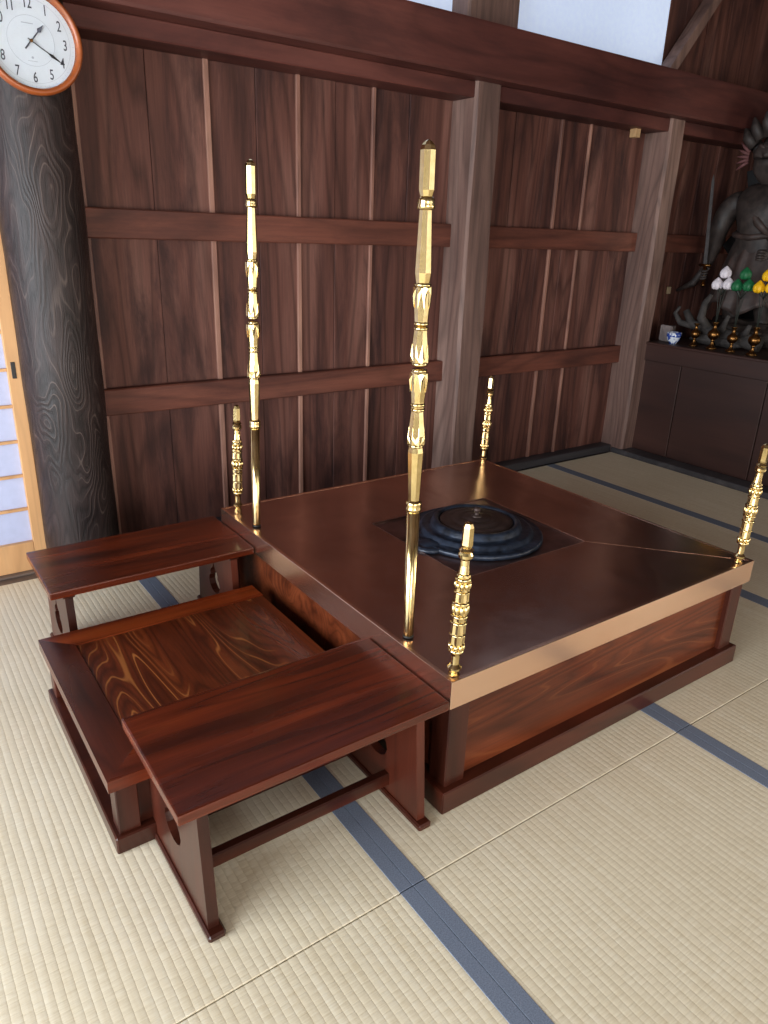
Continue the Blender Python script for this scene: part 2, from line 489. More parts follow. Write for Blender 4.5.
m = MB(); m.box((1.41, 1.74, 2.0), (1.70, 1.93, 2.85), .01); trim(m, M['column'])     # short post above the lintel
m = MB(); m.bar((2.80, 1.80, 2.0), (3.22, 1.80, 2.52), .05, .075, up=(0, 1, 0)); trim(m, M['column'])   # diagonal brace
# ---- round pillar at the corner
m = MB()
pr = [(.128 + .002 * math.sin(k * 1.3), 1.826 * k / 16) for k in range(17)]
m.lathe(pr, 48, (-.322, 1.748, 0)); trim(m, M['round_column'])
# ---- paper windows above the lintel
for n_, (x0, x1) in enumerate(((-.3, 1.43), (1.70, 2.86))):
    m = MB(); m.box((x0, 1.85, 2.0), (x1, 1.856, 2.72), 0)
    wn = struct('window_%d' % (n_ + 1), m, M['window_paper'])
    fr = MB()
    fr.box((x0, 1.83, 2.0), (x1, 1.87, 2.03), .002); fr.box((x0, 1.83, 2.69), (x1, 1.87, 2.72), .002)
    fr.build('window_frame', M['beam'], wn)
# ---- shoji at the left
xr = -.447
m = MB(); y0, y1 = 1.765, 1.795
m.box((xr - .043, y0, .008), (xr, y1, 1.76), .002)
m.box((xr - .90, y0, .008), (xr - .857, y1, 1.76), .002)
m.box((xr - .857, y0, .008), (xr - .043, y1, .118), .002)
m.box((xr - .857, y0, 1.70), (xr - .043, y1, 1.76), .002)
door = struct('door_1', m, M['pale_wood'])
m = MB(); m.box((xr - .857, y1 - .010, .118), (xr - .043, y1 - .007, 1.70), 0); m.build('shoji_paper', M['shoji_paper'], door)
m = MB()
z = .118 + .125
while z < 1.68:
    m.box((xr - .857, y0 + .006, z - .005), (xr - .043, y1 - .010, z + .005), .001); z += .1245
for x in (xr - .25, xr - .45, xr - .65):
    m.box((x - .004, y0 + .008, .118), (x + .004, y1 - .010, 1.70), .001)
m.build('lattice', M['pale_wood'], door)
m = MB(); m.box((xr - .031, y0 - .0015, .712), (xr - .017, y0 + .002, .768), .001); m.build('door_pull', M['black'], door)
m = MB(); m.box((-3.2, 1.745, -.002), (-.40, 1.84, .007), .002); trim(m, M['threshold'])
m = MB(); m.box((-1.40, 1.76, 0), (xr - .91, 1.80, 1.82), 0); trim(m, M['beam'])

# ---- the other walls and the ceiling (mostly outside the frame)
m = MB(); m.box((-3.3, -3.5, 2.85), (4.5, 2.0, 2.9), 0)
for k in range(9): m.box((-3.2 + k * .9, -3.4, 2.80), (-3.14 + k * .9, 1.9, 2.86), .003)
struct('ceiling', m, M['ceil'])
m = MB(); m.box((4.42, -1.3, 0), (4.5, 1.92, 2.85), 0); m.box((4.42, -3.4, 2.05), (4.5, -1.3, 2.85), 0); struct('wall_right', m, M['dark_panel'])
m = MB(); m.box((2.96, -1.2, .674), (3.0, .80, 2.84), .002); trim(m, M['dark_panel'])  # added unseen partition, keeps daylight off the statue corner
m = MB()                                                   # left wall: open sliding doors between posts
m.box((-3.28, -3.4, 0), (-3.2, -1.9, 2.85), 0); m.box((-3.28, 1.3, 0), (-3.2, 1.92, 2.85), 0)
m.box((-3.28, -1.9, 2.05), (-3.2, 1.3, 2.85), 0)
struct('wall_left', m, M['plaster'])
m = MB()                                                   # wall behind the camera, an opening at its left
m.box((-3.28, -3.48, 0), (-2.4, -3.4, 2.85), 0); m.box((.3, -3.48, 0), (1.2, -3.4, 2.85), 0); m.box((3.0, -3.48, 0), (4.5, -3.4, 2.85), 0)
m.box((-2.4, -3.48, 2.05), (3.0, -3.4, 2.85), 0)
struct('wall_front', m, M['plaster'])

# ================================================================== THE FIRE ALTAR
W, D, H = 1.161, 1.181, .3445
HB = .277                     # underside of the copper band
HX0, HX1, HY0, HY1 = .355, .838, .362, .815
al = empty('fire_altar', (W / 2, D / 2, 0), 'large square copper-topped wooden altar table with dark lacquered side panels standing on the tatami', 'altar')
cw = MB()
# four mitred sheets with the folded band
O = [(.0095, .0095), (W - .0095, .0095), (W - .0095, D - .0095), (.0095, D - .0095)]; I = [(HX0, HY0), (HX1, HY0), (HX1, HY1), (HX0, HY1)]
for k in range(4):
    k2 = (k + 1) % 4
    dz = .0003 if k % 2 else 0.0
    cw.prism([(O[k][0], O[k][1], H - .004 + dz), (O[k2][0], O[k2][1], H - .004 + dz), (I[k2][0], I[k2][1], H - .004 + dz), (I[k][0], I[k][1], H - .004 + dz)], (0, 0, .004))
cp = cw.build('copper_top', M['copper'], al)
bd = MB()
bd.box((-.001, -.001, HB), (W + .001, .010, H + .0012), .0008); bd.box((-.001, D - .010, HB), (W + .001, D + .001, H + .0012), .0008)
bd.box((-.0012, -.0007, HB + .0003), (.0097, D + .0007, H + .0010), .0008); bd.box((W - .0097, -.0007, HB + .0003), (W + .0012, D + .0007, H + .0010), .0008)
bd.build('copper_band', M['copper_band'], al)
m = MB()
m.box((HX0 - .006, HY0 - .006, H - .03), (HX1 + .006, HY1 + .006, H - .0045), .001)
m.build('hearth_bed', M['plate'], al)
m = MB()
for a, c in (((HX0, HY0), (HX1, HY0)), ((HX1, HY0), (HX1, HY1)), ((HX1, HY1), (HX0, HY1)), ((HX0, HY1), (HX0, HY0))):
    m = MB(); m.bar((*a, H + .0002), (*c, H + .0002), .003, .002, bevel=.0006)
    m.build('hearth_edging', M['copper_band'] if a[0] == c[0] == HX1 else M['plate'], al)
# core, plinth, posts, panels
m = MB(); m.box((.055, .055, .05), (W - .055, D - .055, HB + .03), 0); m.build('core', M['lacquer_dark'], al)
p = -.006
m = MB()
m.box((p, p, 0), (W - p, .045, .059), .003); m.box((p, D - .045, 0), (W - p, D - p, .059), .003)
m.box((p + .0004, p + .0006, .0005), (.045, D - p - .0006, .0587), .002); m.box((W - .045, p + .0006, .0005), (W - p - .0004, D - p - .0006, .0587), .002)
m.build('plinth', M['lacquer_dark'], al)
for x in (.010, W - .068):
    for y in (.010, D - .068):
        m = MB(); m.box((x, y, .057), (x + .058, y + .058, HB + .01), .003); m.build('corner_post', M['lacquer_z'], al)
for (a, c) in (((.066, .026, .058), (W - .066, .050, HB + .005)), ((.066, D - .050, .058), (W - .066, D - .026, HB + .005))):
    m = MB(); m.box(a, c, .002); m.build('side_panel', M['panel'], al)
for (a, c) in (((.026, .066, .058), (.050, D - .066, HB + .005)), ((W - .050, .066, .058), (W - .026, D - .066, HB + .005))):
    m = MB(); m.box(a, c, .002); m.build('side_panel', M['panel'], al)

# ---- iron hearth ring and its lid
hc = Vector((.592, .590, H - .004))
he = empty('hearth_ring', hc, 'round blue black iron hearth ring with a dark lid on the copper top', 'hearth')
m = MB()
m.lathe([(.150, 0), (.205, 0), (.209, .004), (.208, .012), (.204, .017), (.199, .014), (.190, .016), (.182, .015), (.176, .019), (.173, .028), (.166, .031), (.158, .028), (.150, .030), (.144, .029), (.140, .034),
         (.137, .046), (.131, .051), (.122, .051), (.117, .047), (.115, .006)], 64, hc, cap=False)
m.build('rim', M['iron'], he)
m = MB()
lob = hc + Vector((-.190, -.01, 0))
m.lathe([(.004, .0), (.052, 0), (.056, .006), (.054, .013), (.046, .016), (.040, .013), (.030, .016), (.022, .020), (.003, .020)], 32, lob, cap=False)
m.lathe([(.004, .0), (.030, 0), (.033, .006), (.030, .013), (.022, .017), (.003, .018)], 24, lob + Vector((.035, -.062, 0)), cap=False)
m.lathe([(.004, .0), (.030, 0), (.033, .006), (.030, .013), (.022, .017), (.003, .018)], 24, lob + Vector((.035, .062, 0)), cap=False)
m.build('lobed_lip', M['iron'], he)
c = hc + Vector((0, 0, .042))
m = MB(); m.lathe([(.001, 0), (.112, 0), (.1145, .003), (.112, .006), (.085, .009), (.079, .0075), (.075, .011), (.050, .014), (.045, .0125), (.041, .016), (.002, .018)], 64, c, cap=False)
ld = m.build('lid', M['lid'], he)
m = MB(); m.lathe([(.016, .014), (.017, .019), (.009, .022), (.006, .028), (.010, .034), (.012, .040), (.008, .046), (.001, .049)], 20, c, cap=True)
m.build('knob', M['lid'], ld)

# ---- gilt posts
def petals(m, z, r, n, h, up, w=.008):
    """ring of small pointed petals standing off the shaft"""
    s = 1 if up else -1
    for k in range(n):
        a = 2 * PI * (k + .5) / n; ca, sa = math.cos(a), math.sin(a)
        o = Vector((ca, sa, 0)); tt = Vector((-sa, ca, 0))
        base = o * (r * .86)
        A = base + tt * w + Vector((0, 0, z)); B = base - tt * w + Vector((0, 0, z))
        T = o * (r * .95) + Vector((0, 0, z + s * h)); C = o * (r * 1.11) + Vector((0, 0, z + s * h * .3)); Mn = o * (r * 1.08) + Vector((0, 0, z - s * h * .08))
        vs = [m.bm.verts.new(q) for q in (A, B, T, C, Mn)]
        fs = [m.bm.faces.new((vs[0], vs[3], vs[2])), m.bm.faces.new((vs[3], vs[1], vs[2])), m.bm.faces.new((vs[0], vs[4], vs[3])), m.bm.faces.new((vs[4], vs[1], vs[3]))]
        m._faces(fs)
def tall_post(base, top, label):
    t = empty('tall_altar_post', base, label, 'post', 'tall gilt posts on the left side of the altar')
    def fin(m, name):
        o = m.build(name, M['gold'], None); o.parent = t; return o
    z = lambda v: v - .3445
    m = MB(); m.lathe([(.0112, .004), (.0118, .010), (.0144, z(.655))], 24); fin(m, 'lower_shaft')
    m = MB(); m.lathe([(.0105, 0), (.0125, .001), (.0125, .005), (.0105, .006)], 20); o = m.build('foot', M['rubber'], None); o.parent = t
    m = MB(); m.lathe([(.0142, z(.654)), (.0170, z(.657)), (.0175, z(.662)), (.0160, z(.666)), (.0172, z(.671)), (.0168, z(.676)), (.0125, z(.680))], 24); fin(m, 'ring')
    m = MB()
    m.lathe([(.0120, z(.678)), (.0168, z(.786)), (.0150, z(.796)), (.0146, z(.803))], 8, smooth=False, rot=PI / 8)
    m.lathe([(.0150, z(.801)), (.0184, z(.822)), (.0130, z(.872)), (.0130, z(.884))], 8, smooth=False, rot=PI / 8)
    m.lathe([(.0132, z(.884)), (.0135, z(.893)), (.0180, z(.945)), (.0150, z(.955))], 8, smooth=False, rot=PI / 8)
    m.lathe([(.0150, z(.967)), (.0178, z(.982)), (.0130, z(1.036))], 8, smooth=False, rot=PI / 8)
    m.lathe([(.0130, z(1.046)), (.0168, z(1.100)), (.0172, z(1.112)), (.0120, z(1.122))], 8, smooth=False, rot=PI / 8)
    m.lathe([(.0130, z(1.120)), (.0162, z(1.140)), (.0120, z(1.252))], 8, smooth=False, rot=PI / 8)
    fin(m, 'faceted_shaft')
    m = MB()
    for zz, r in ((z(.876), .0150), (z(.886), .0150), (z(1.037), .0148), (z(1.046), .0148), (z(.955), .0160), (z(.968), .0160), (z(.800), .0158), (z(1.118), .0162)):
        m = MB(); m.lathe([(r * .8, zz - .004), (r, zz - .002), (r, zz + .002), (r * .8, zz + .004)], 20); fin(m, 'band')
    for zz, r, h, u_ in ((z(.806), .0175, .036, True), (z(.948), .0180, .036, False), (z(.974), .0175, .034, True), (z(1.112), .0172, .038, False)):
        m = MB(); petals(m, zz, r, 8, h, u_, .0068); fin(m, 'petal_collar')
    m = MB(); m.lathe([(.0120, z(1.250)), (.0160, z(1.252)), (.0166, z(1.258)), (.0150, z(1.264)), (.0160, z(1.268)), (.0120, z(1.273))], 20); fin(m, 'ring')
    m = MB(); m.lathe([(.0110, z(1.272)), (.0150, z(1.284)), (.0148, z(1.350)), (.0125, z(1.358)), (.0070, z(1.364)), (.001, z(1.367))], 8, smooth=False, rot=PI / 8); fin(m, 'finial')
    d = (Vector(top) - Vector(base)).normalized()
    t.scale.z = 1.012 if base[1] > .5 else 1.0
    t.rotation_euler = Vector((0, 0, 1)).rotation_difference(d).to_euler()
    return t
tall_post((.032, .195, H + .0012), (.022, .195, 1.36), 'tall slender brass post near the front left corner of the altar, nearer the camera')
tall_post((.030, .978, H + .0012), (.046, .978, 1.36), 'tall slender brass post toward the rear of the altar left edge, before the wall planks')

def short_post():
    t = empty('short_altar_post', (0, 0, 0), 'x', 'post', 'short gilt posts at the altar corners')
    def fin(m, name):
        o = m.build(name, M['gold'], None); o.parent = t; return o
    z = lambda v: v - .3445
    m = MB(); m.lathe([(.0125, 0), (.0125, .003), (.0085, .005), (.0085, z(.353)), (.0150, z(.359)), (.0155, z(.364)), (.0090, z(.371)), (.0095, z(.392)), (.0130, z(.402))], 16, smooth=False); fin(m, 'foot')
    m = MB()
    prof = [(.0140, z(.400)), (.0150, z(.412)), (.0158, z(.440)), (.0150, z(.470)), (.0158, z(.486)), (.0158, z(.516)), (.0150, z(.541)), (.0150, z(.568)), (.0135, z(.582))]
    m.lathe(prof, 16, smooth=False, flute=.16); fin(m, 'fluted_body')
    m = MB()
    for zz, r, h in ((.404, .0168, .005), (.442, .0170, .003), (.470, .0172, .004), (.486, .0178, .004), (.516, .0178, .004), (.541, .0168, .003), (.570, .0168, .005), (.580, .0150, .003)):
        m = MB(); m.lathe([(r * .8, z(zz) - h), (r, z(zz) - h * .4), (r, z(zz) + h * .4), (r * .8, z(zz) + h)], 20); fin(m, 'band')
    for zz, rr, sz, off, el in ((.501, .0142, .0052, 0, 2.4), (.414, .0140, .0046, .4, 1.6), (.557, .0140, .0046, .4, 1.9)):
        m = MB()
        for k in range(9):
            a = 2 * PI * k / 9 + off
            m.blob((rr * math.cos(a), rr * math.sin(a), z(zz)), sz, 2, scale=(1, 1, el))
        fin(m, 'boss_ring')
    m = MB()
    m.lathe([(.0115, z(.582)), (.0095, z(.600)), (.0095, z(.612)), (.0150, z(.618)), (.0155, z(.624)), (.0125, z(.630)), (.0150, z(.634)), (.0105, z(.639))], 16, smooth=False); fin(m, 'neck')
    m = MB(); m.lathe([(.0095, z(.638)), (.0122, z(.645)), (.0112, z(.682)), (.0080, z(.690)), (.001, z(.694))], 6, smooth=False); fin(m, 'finial')
    return t
sp = short_post()
for k, (x, y, lab) in enumerate(((.022, .022, 'short ornate brass post at the altar corner nearest the camera'),
                                 (W - .05, .020, 'short ornate brass post at the right corner of the altar, near the photo edge'),
                                 (.042, 1.142, 'short ornate brass post at the rear left altar corner, behind the far bench'),
                                 (1.130, 1.145, 'short ornate brass post at the far corner of the altar, before the square pillar'))):
    o = sp if k == 0 else copy_tree(sp)
    o.location = (x, y, H + .0012); o['label'] = lab
    o.rotation_euler = (0, .030, 0); o.scale.z = (.985, 1.02, 1.0, 1.02)[k]

# ================================================================== BENCHES
def hoju(cy, cz, s):
    """onion shaped cut-out with small lobes, point up"""
    half = [(0, 1.55), (.10, 1.20), (.22, 1.02), (.42, .92), (.50, .72), (.46, .56), (.66, .42), (.74, .12), (.62, -.18), (.34, -.38), (0, -.44)]
    pts = [(cy + a * s, cz + b_ * s) for a, b_ in half] + [(cy - a * s, cz + b_ * s) for a, b_ in half[-2:0:-1]]
    return pts
def bench(loc, label):
    """0.586 long, 0.31 deep, top at 0.30; origin at the base centre"""
    t = empty('side_bench', loc, label, 'bench', 'low lacquered side benches flanking the seat')
    x, y, _ = loc
    hx, hy = .2925, .155
    m = MB(); m.box((x - hx, y - hy, .279), (x + hx, y + hy, .300), .004, seg=2); m.build('bench_top', M['lacquer'], t)
    m = MB()
    m.box((x - .232, y - .115, .262), (x + .232, y - .095, .280), .001); m.box((x - .232, y + .095, .262), (x + .232, y + .115, .280), .001)
    m.build('apron', M['lacquer_dark'], t)
    for s in (-1, 1):
        lx = x + s * .239 - .004
        out = [(y - .152, .014), (y + .150, .014), (y + .130, .279), (y - .130, .279)]
        lg = curve_mesh('leg', [out, hoju(y + .01, .118, .058)], .021, M['lacquer_z'], t, lambda a, b_, c_, lx=lx: (lx + c_, a, b_), .0)
        m = MB()
        m.box((lx - .017, y - .170, 0), (lx + .017, y + .165, .016), .004); m.build('foot_runner', M['lacquer_dark'], lg)
        m = MB(); m.box((lx - .016, y - .135, .264), (lx + .016, y + .135, .2795), .002); m.build('cleat', M['lacquer_dark'], lg)
    m = MB(); m.box((x - .235, y - .046, .034), (x + .228, y - .024, .067), .003); m.build('stretcher', M['lacquer_dark'], t)
    return t
bench((-.2970, .152, 0), 'low red brown lacquered bench nearest the camera, overlapping the front of the seat platform')
bench((-.2970, 1.083, 0), 'low red brown lacquered bench behind the seat platform, near the round pillar')

# ================================================================== SEAT PLATFORM
t = empty('seat_platform', (-.33, .585, 0), 'low square lacquered seat platform with a streaky plank top, between the two benches', 'platform')
x0, x1, y0, y1, zt = -.637, -.030, .270, .898, .192
m = MB(); rw = .075; tz = zt - .028
def mitre(a, b_, c_, d_): m.prism([(*q, tz) for q in (a, b_, c_, d_)], (0, 0, .028))
mitre((x0, y0), (x1, y0), (x1, y0 + rw), (x0 + rw, y0 + rw)); m.build('top_frame', M['lacquer'], t); m = MB(); mitre((x0, y1), (x0 + rw, y1 - rw), (x1, y1 - rw), (x1, y1))
fx = m.build('top_frame', M['lacquer'], t)
m = MB()
mitre((x0, y0), (x0 + rw, y0 + rw), (x0 + rw, y1 - rw), (x0, y1))
m.build('top_frame', M['lacquer_y'], t)
m = MB(); m.box((x0 + rw + .001, y0 + rw + .001, tz), (x1 - .001, y1 - rw - .001, zt - .0025), .001); m.build('top_plank', M['plank'], t)
q = .014
m = MB(); m.box((x0 + .004, y0 + .004, 0), (x1 - .004, y1 - .004, .042), .003); m.build('plinth', M['lacquer_dark'], t)
for a in (x0 + q, x1 - q - .045):
    for b_ in (y0 + q, y1 - q - .045):
        m = MB(); m.box((a, b_, .041), (a + .045, b_ + .045, tz + .001), .002); m.build('corner_post', M['lacquer_z'], t)
for (a, c_) in (((x0 + q + .044, y0 + q + .012, .041), (x1 - q - .044, y0 + q + .03, tz + .001)), ((x0 + q + .044, y1 - q - .03, .041), (x1 - q - .044, y1 - q - .012, tz + .001)),
               ((x0 + q + .020, y0 + q + .044, .041), (x0 + q + .034, y1 - q - .044, tz + .001)), ((x1 - q - .03, y0 + q + .044, .041), (x1 - q - .012, y1 - q - .044, tz + .001))):
    m = MB(); m.box(a, c_, .001); m.build('side_panel', M['lacquer_dark'], t)

# ================================================================== CLOCK
cc = Vector((-.326, 1.608, 1.686))
t = empty('wall_clock', cc, 'round wall clock with an orange brown wooden rim hanging on the round dark pillar', 'clock')
RX = Matrix.Rotation(PI / 2, 3, 'X')       # local z -> world -y
m = MB(); m.lathe([(.110, .0), (.130, .0), (.1360, .010), (.1370, .024), (.134, .032), (.128, .035), (.122, .032), (.1185, .026), (.118, .012), (.110, .010)], 72, cc, mat=RX, cap=False); m.build('rim', M['clock_wood'], t)
m = MB(); m.lathe([(.119, .0), (.119, .014)], 72, cc, mat=RX, smooth=False); dial = m.build('dial', M['dial'], t)
fy = cc.y - .0145
def dial_text(s, ang, r, size):
    cu = bpy.data.curves.new('n', 'FONT'); cu.body = s; cu.size = size; cu.align_x = 'CENTER'; cu.align_y = 'CENTER'; cu.extrude = .0002; cu.offset = .0003
    o = bpy.data.objects.new('n', cu); COL.objects.link(o)
    dg = bpy.context.evaluated_depsgraph_get(); me = bpy.data.meshes.new_from_object(o.evaluated_get(dg))
    bpy.data.objects.remove(o); bpy.data.curves.remove(cu)
    px, pz = r * math.sin(ang), r * math.cos(ang)
    res = []
    for v in me.vertices: v.co = Vector((v.co.x * .74 + px, -v.co.z - .0148, v.co.y * 1.12 + pz))
    return me
for h in range(1, 13):
    me = dial_text(str(h), 2 * PI * h / 12, .091, .033); me.materials.clear(); me.materials.append(M['ink']); me.name = 'numeral'
    o = bpy.data.objects.new('numeral', me); COL.objects.link(o); o.parent = dial
m = MB()
for k in range(60):
    a = 2 * PI * k / 60; r0 = .1105; r1 = .1135 if k % 5 else .1155
    m.bar((cc.x + r0 * math.sin(a), fy - .0004, cc.z + r0 * math.cos(a)), (cc.x + r1 * math.sin(a), fy - .0004, cc.z + r1 * math.cos(a)), .0006, .0006, up=(0, 1, 0), bevel=0)
for rr in (.062, .1045):
    for k in range(72):
        a, b_ = 2 * PI * k / 72, 2 * PI * (k + 1) / 72
        m.bar((cc.x + rr * math.sin(a), fy - .0003, cc.z + rr * math.cos(a)), (cc.x + rr * math.sin(b_), fy - .0003, cc.z + rr * math.cos(b_)), .0007, .0005, up=(0, 1, 0), bevel=0)
m.box((cc.x - .021, fy - .0006, cc.z + .0415), (cc.x + .010, fy, cc.z + .0435), 0)
m.box((cc.x - .014, fy - .0006, cc.z - .0505), (cc.x + .012, fy, cc.z - .0495), 0)
m.lathe([(.0032, 0), (.0032, .0006)], 12, (cc.x - .001, fy, cc.z - .041), mat=RX, smooth=False)
m.build('dial_marks', M['inkpale'], dial)
def hand(name, ang, L_, tail, w_, off, mat):
    m = MB(); a = ang; d = Vector((math.sin(a), 0, math.cos(a))); s = Vector((math.cos(a), 0, -math.sin(a)))
    yv = Vector((0, -off, 0))
    pts = [(-tail, w_ * .35), (0, w_ * .35), (L_ * .55, w_ * .25), (L_ * .66, w_), (L_ * .82, w_ * .5), (L_, .0004)]
    out = [cc + Vector((0, -.0145, 0)) + yv + d * a_ + s * b2 for a_, b2 in pts] + [cc + Vector((0, -.0145, 0)) + yv + d * a_ - s * b2 for a_, b2 in pts[::-1]]
    m.prism(out, (0, -.0008, 0)); m.build(name, mat, t)
hand('hour_hand', math.radians(40), .056, .028, .0062, .002, M['ink'])
hand('minute_hand', math.radians(121), .090, .010, .0042, .004, M['black'])
hand('second_hand', math.radians(211), .018, .012, .0015, .006, M['inkpale'])
m = MB(); m.lathe([(.004, 0), (.004, .008), (.002, .009)], 16, cc + Vector((0, -.0145, 0)), mat=RX); m.build('hub', M['brass_old'], t)
m = MB(); m.lathe([(.1190, .0265), (.1190, .0280)], 64, cc, mat=RX, smooth=False); m.build('glass_cover', M['glass'], t)

# small fittings on the wall
m = MB(); m.box((2.600, 1.752, 1.722), (2.640, 1.79, 1.764), .002); tag(m.build('wooden_block', M['peg'], None, (2.62, 1.77, 1.722)), 'small pale wooden block fixed under the lintel left of the rear square pillar', 'block')
m = MB(); m.box((3.215, YB - .012, .925), (3.245, YB + .001, .965), .002); tag(m.build('wooden_tag', M['tagpaper'], None, (3.23, YB, .925)), 'small pale wooden tag on the dark planks above the blue and white cup', 'tag')

# ================================================================== THE PLATFORM AT THE RIGHT
zp = .672
t = empty('statue_platform', (2.9, .4, 0), 'long dark wooden altar platform along the right wall, carrying the statue and the brass vases', 'platform')
m = MB(); m.box((2.915, -1.2, .0), (4.40, 1.715, zp - .03), 0); m.build('carcass', M['dark_panel'], t)
for y0, y1 in ((1.452, 1.715), (.95, 1.446), (.40, .944), (-.2, .394), (-1.2, -.206)):
    m = MB(); m.box((2.902, y0, .031), (2.917, y1, .57), .002); m.build('front_panel', M['dark_panel'], t)
m = MB(); m.box((2.890, -1.2, .566), (2.925, 1.715, zp - .012), .003); m.build('fascia', M['dark_panel'], t)
m = MB(); m.box((2.884, -1.2, zp - .014), (4.40, 1.715, zp), .003); m.build('platform_top', M['dark_panel'], t)

# ---- brass vases
vase0 = None
vl = ['leftmost small brass vase on the platform edge, beside the blue and white cup', 'small brass vase holding the white lotus buds',
      'small brass vase holding the green lotus buds', 'small brass vase holding the yellow lotus buds']
vp = [(3.00, 1.462, .95), (2.99, 1.345, 1.1), (2.99, 1.232, 1.0), (2.98, 1.105, 1.1)]
for k, (x, y, s) in enumerate(vp):
    if vase0 is None:
        vase0 = empty('brass_vase', (0, 0, 0), 'x', 'vase', 'brass vases on the platform edge')
        m = MB(); m.lathe([(.001, .012), (.022, 0), (.026, .0), (.026, .006), (.014, .014), (.008, .026), (.008, .040), (.012, .046)], 24)
        o = m.build('foot', M['brass_old'], None); o.parent = vase0
        m = MB(); m.lathe([(.010, .044), (.024, .056), (.029, .070), (.026, .084), (.014, .094), (.009, .104), (.009, .118), (.016, .128), (.018, .131), (.007, .130), (.007, .100)], 24, cap=False)
        o = m.build('bowl', M['brass_old'], None); o.parent = vase0
        o = vase0
    else: o = copy_tree(vase0)
    o.location = (x, y, zp); o.scale = (s, s, s); o['label'] = vl[k]
# ---- lotus sprays standing in the vases
def spray(k, mat, cname, label):
    x, y, s = vp[k]; zb = zp + .105 * s
    t = empty('lotus_spray', (x, y, zb), label, 'flowers', 'artificial lotus sprays')
    bz = 1.015
    buds = [(-.002, .032, bz), (.0, -.030, bz + .004), (.012, .004, bz + .060)]
    for bx, by, z_ in buds:
        m = MB(); c_ = Vector((x + bx, y + by, z_))
        m.tube([(x, y, zb), (x + bx * .3, y + by * .25, zb + (z_ - zb) * .5), (x + bx * .8, y + by * .7, zb + (z_ - zb) * .85), c_ + Vector((0, 0, -.024))], .0022, 6)
        m.build('stem', M['stem'], t)
        m = MB()
        m.lathe([(.004, -.030), (.018, -.024), (.028, -.008), (.027, .008), (.017, .022), (.006, .032), (.001, .036)], 14, c_)
        for j in range(5):
            a = 2 * PI * j / 5
            m.blob(c_ + Vector((.014 * math.cos(a), .014 * math.sin(a), -.004)), .017, 2, scale=(1, 1, 1.45))
        m.build('bud', M[mat], t)
    for sg in (-1, 1):
        m = MB(); a = Vector((x, y, zb + .17)); e = a + Vector((-.01, sg * .038, .05))
        m.tube([a, (a + e) / 2 + Vector((0, 0, .015)), e], [.002, .009, .001], 6); m.build('leaf', M['stem'], t)
spray(1, 'white_petal', 'white', 'spray of three white lotus buds standing in a small brass vase')
spray(2, 'green_petal', 'green', 'spray of three green lotus buds between the white and the yellow ones')
spray(3, 'yellow_petal', 'yellow', 'spray of three yellow lotus buds at the right photo edge')
# ---- cup, stone, driftwood
c = (2.955, 1.565, zp)
t = tag(MB().lathe([(.001, .002), (.018, 0), (.020, .006), (.034, .022), (.040, .045), (.041, .066), (.038, .066), (.036, .044), (.028, .018), (.001, .012)], 32, c, cap=False).build('porcelain_cup', M['porcelain'], None, c),
        'small blue and white porcelain cup at the left end of the platform edge', 'cup')
m = MB(); m.box((3.0, 1.625, zp), (3.07, 1.70, zp + .095), .012, seg=2)
for v in m.bm.verts: v.co += Vector((noise.noise(v.co * 14) * .02, noise.noise(v.co * 14 + Vector((5, 0, 0))) * .02, 0 if v.co.z < zp + .02 else noise.noise(v.co * 11) * .02))
tag(m.build('paper_packet', M['cloth'], None, (3.035, 1.66, zp)), 'crumpled greyish packet standing behind the porcelain cup', 'packet')
m = MB()
rd = random.Random(3)
def branch(pts, r):
    m.tube(pts, [r * (1 - .6 * i / (len(pts) - 1)) for i in range(len(pts))], 8)
_b = branch
def branch(pts, r): _b([(3.10 + (p_[0] - 3.2) * .25, p_[1], p_[2] + .01) for p_ in pts], r)
branch([(3.30, 1.15, zp + .03), (3.28, 1.30, zp + .05), (3.22, 1.45, zp + .07), (3.16, 1.55, zp + .10), (3.14, 1.60, zp + .17)], .045)
branch([(3.22, 1.45, zp + .07), (3.16, 1.50, zp + .14), (3.14, 1.49, zp + .22), (3.15, 1.46, zp + .27)], .03)
branch([(3.18, 1.54, zp + .09), (3.12, 1.62, zp + .10), (3.10, 1.66, zp + .15), (3.12, 1.64, zp + .19)], .022)
branch([(3.26, 1.36, zp + .05), (3.16, 1.36, zp + .10), (3.12, 1.33, zp + .17)], .026)
branch([(3.28, 1.28, zp + .04), (3.18, 1.22, zp + .09), (3.13, 1.20, zp + .13)], .026)
m.blob((3.11, 1.47, zp + .04), .06, 3, .5, 8, (.6, 1.3, .6)); m.blob((3.11, 1.32, zp + .035), .06, 3, .5, 8, (.6, 1.3, .6), 3)
for v in m.bm.verts: v.co.z = max(v.co.z, zp + .0005)
tag(m.build('driftwood', M['driftwood'], None, (3.2, 1.4, zp)), 'gnarled grey driftwood lying on the platform behind the brass vases', 'driftwood')

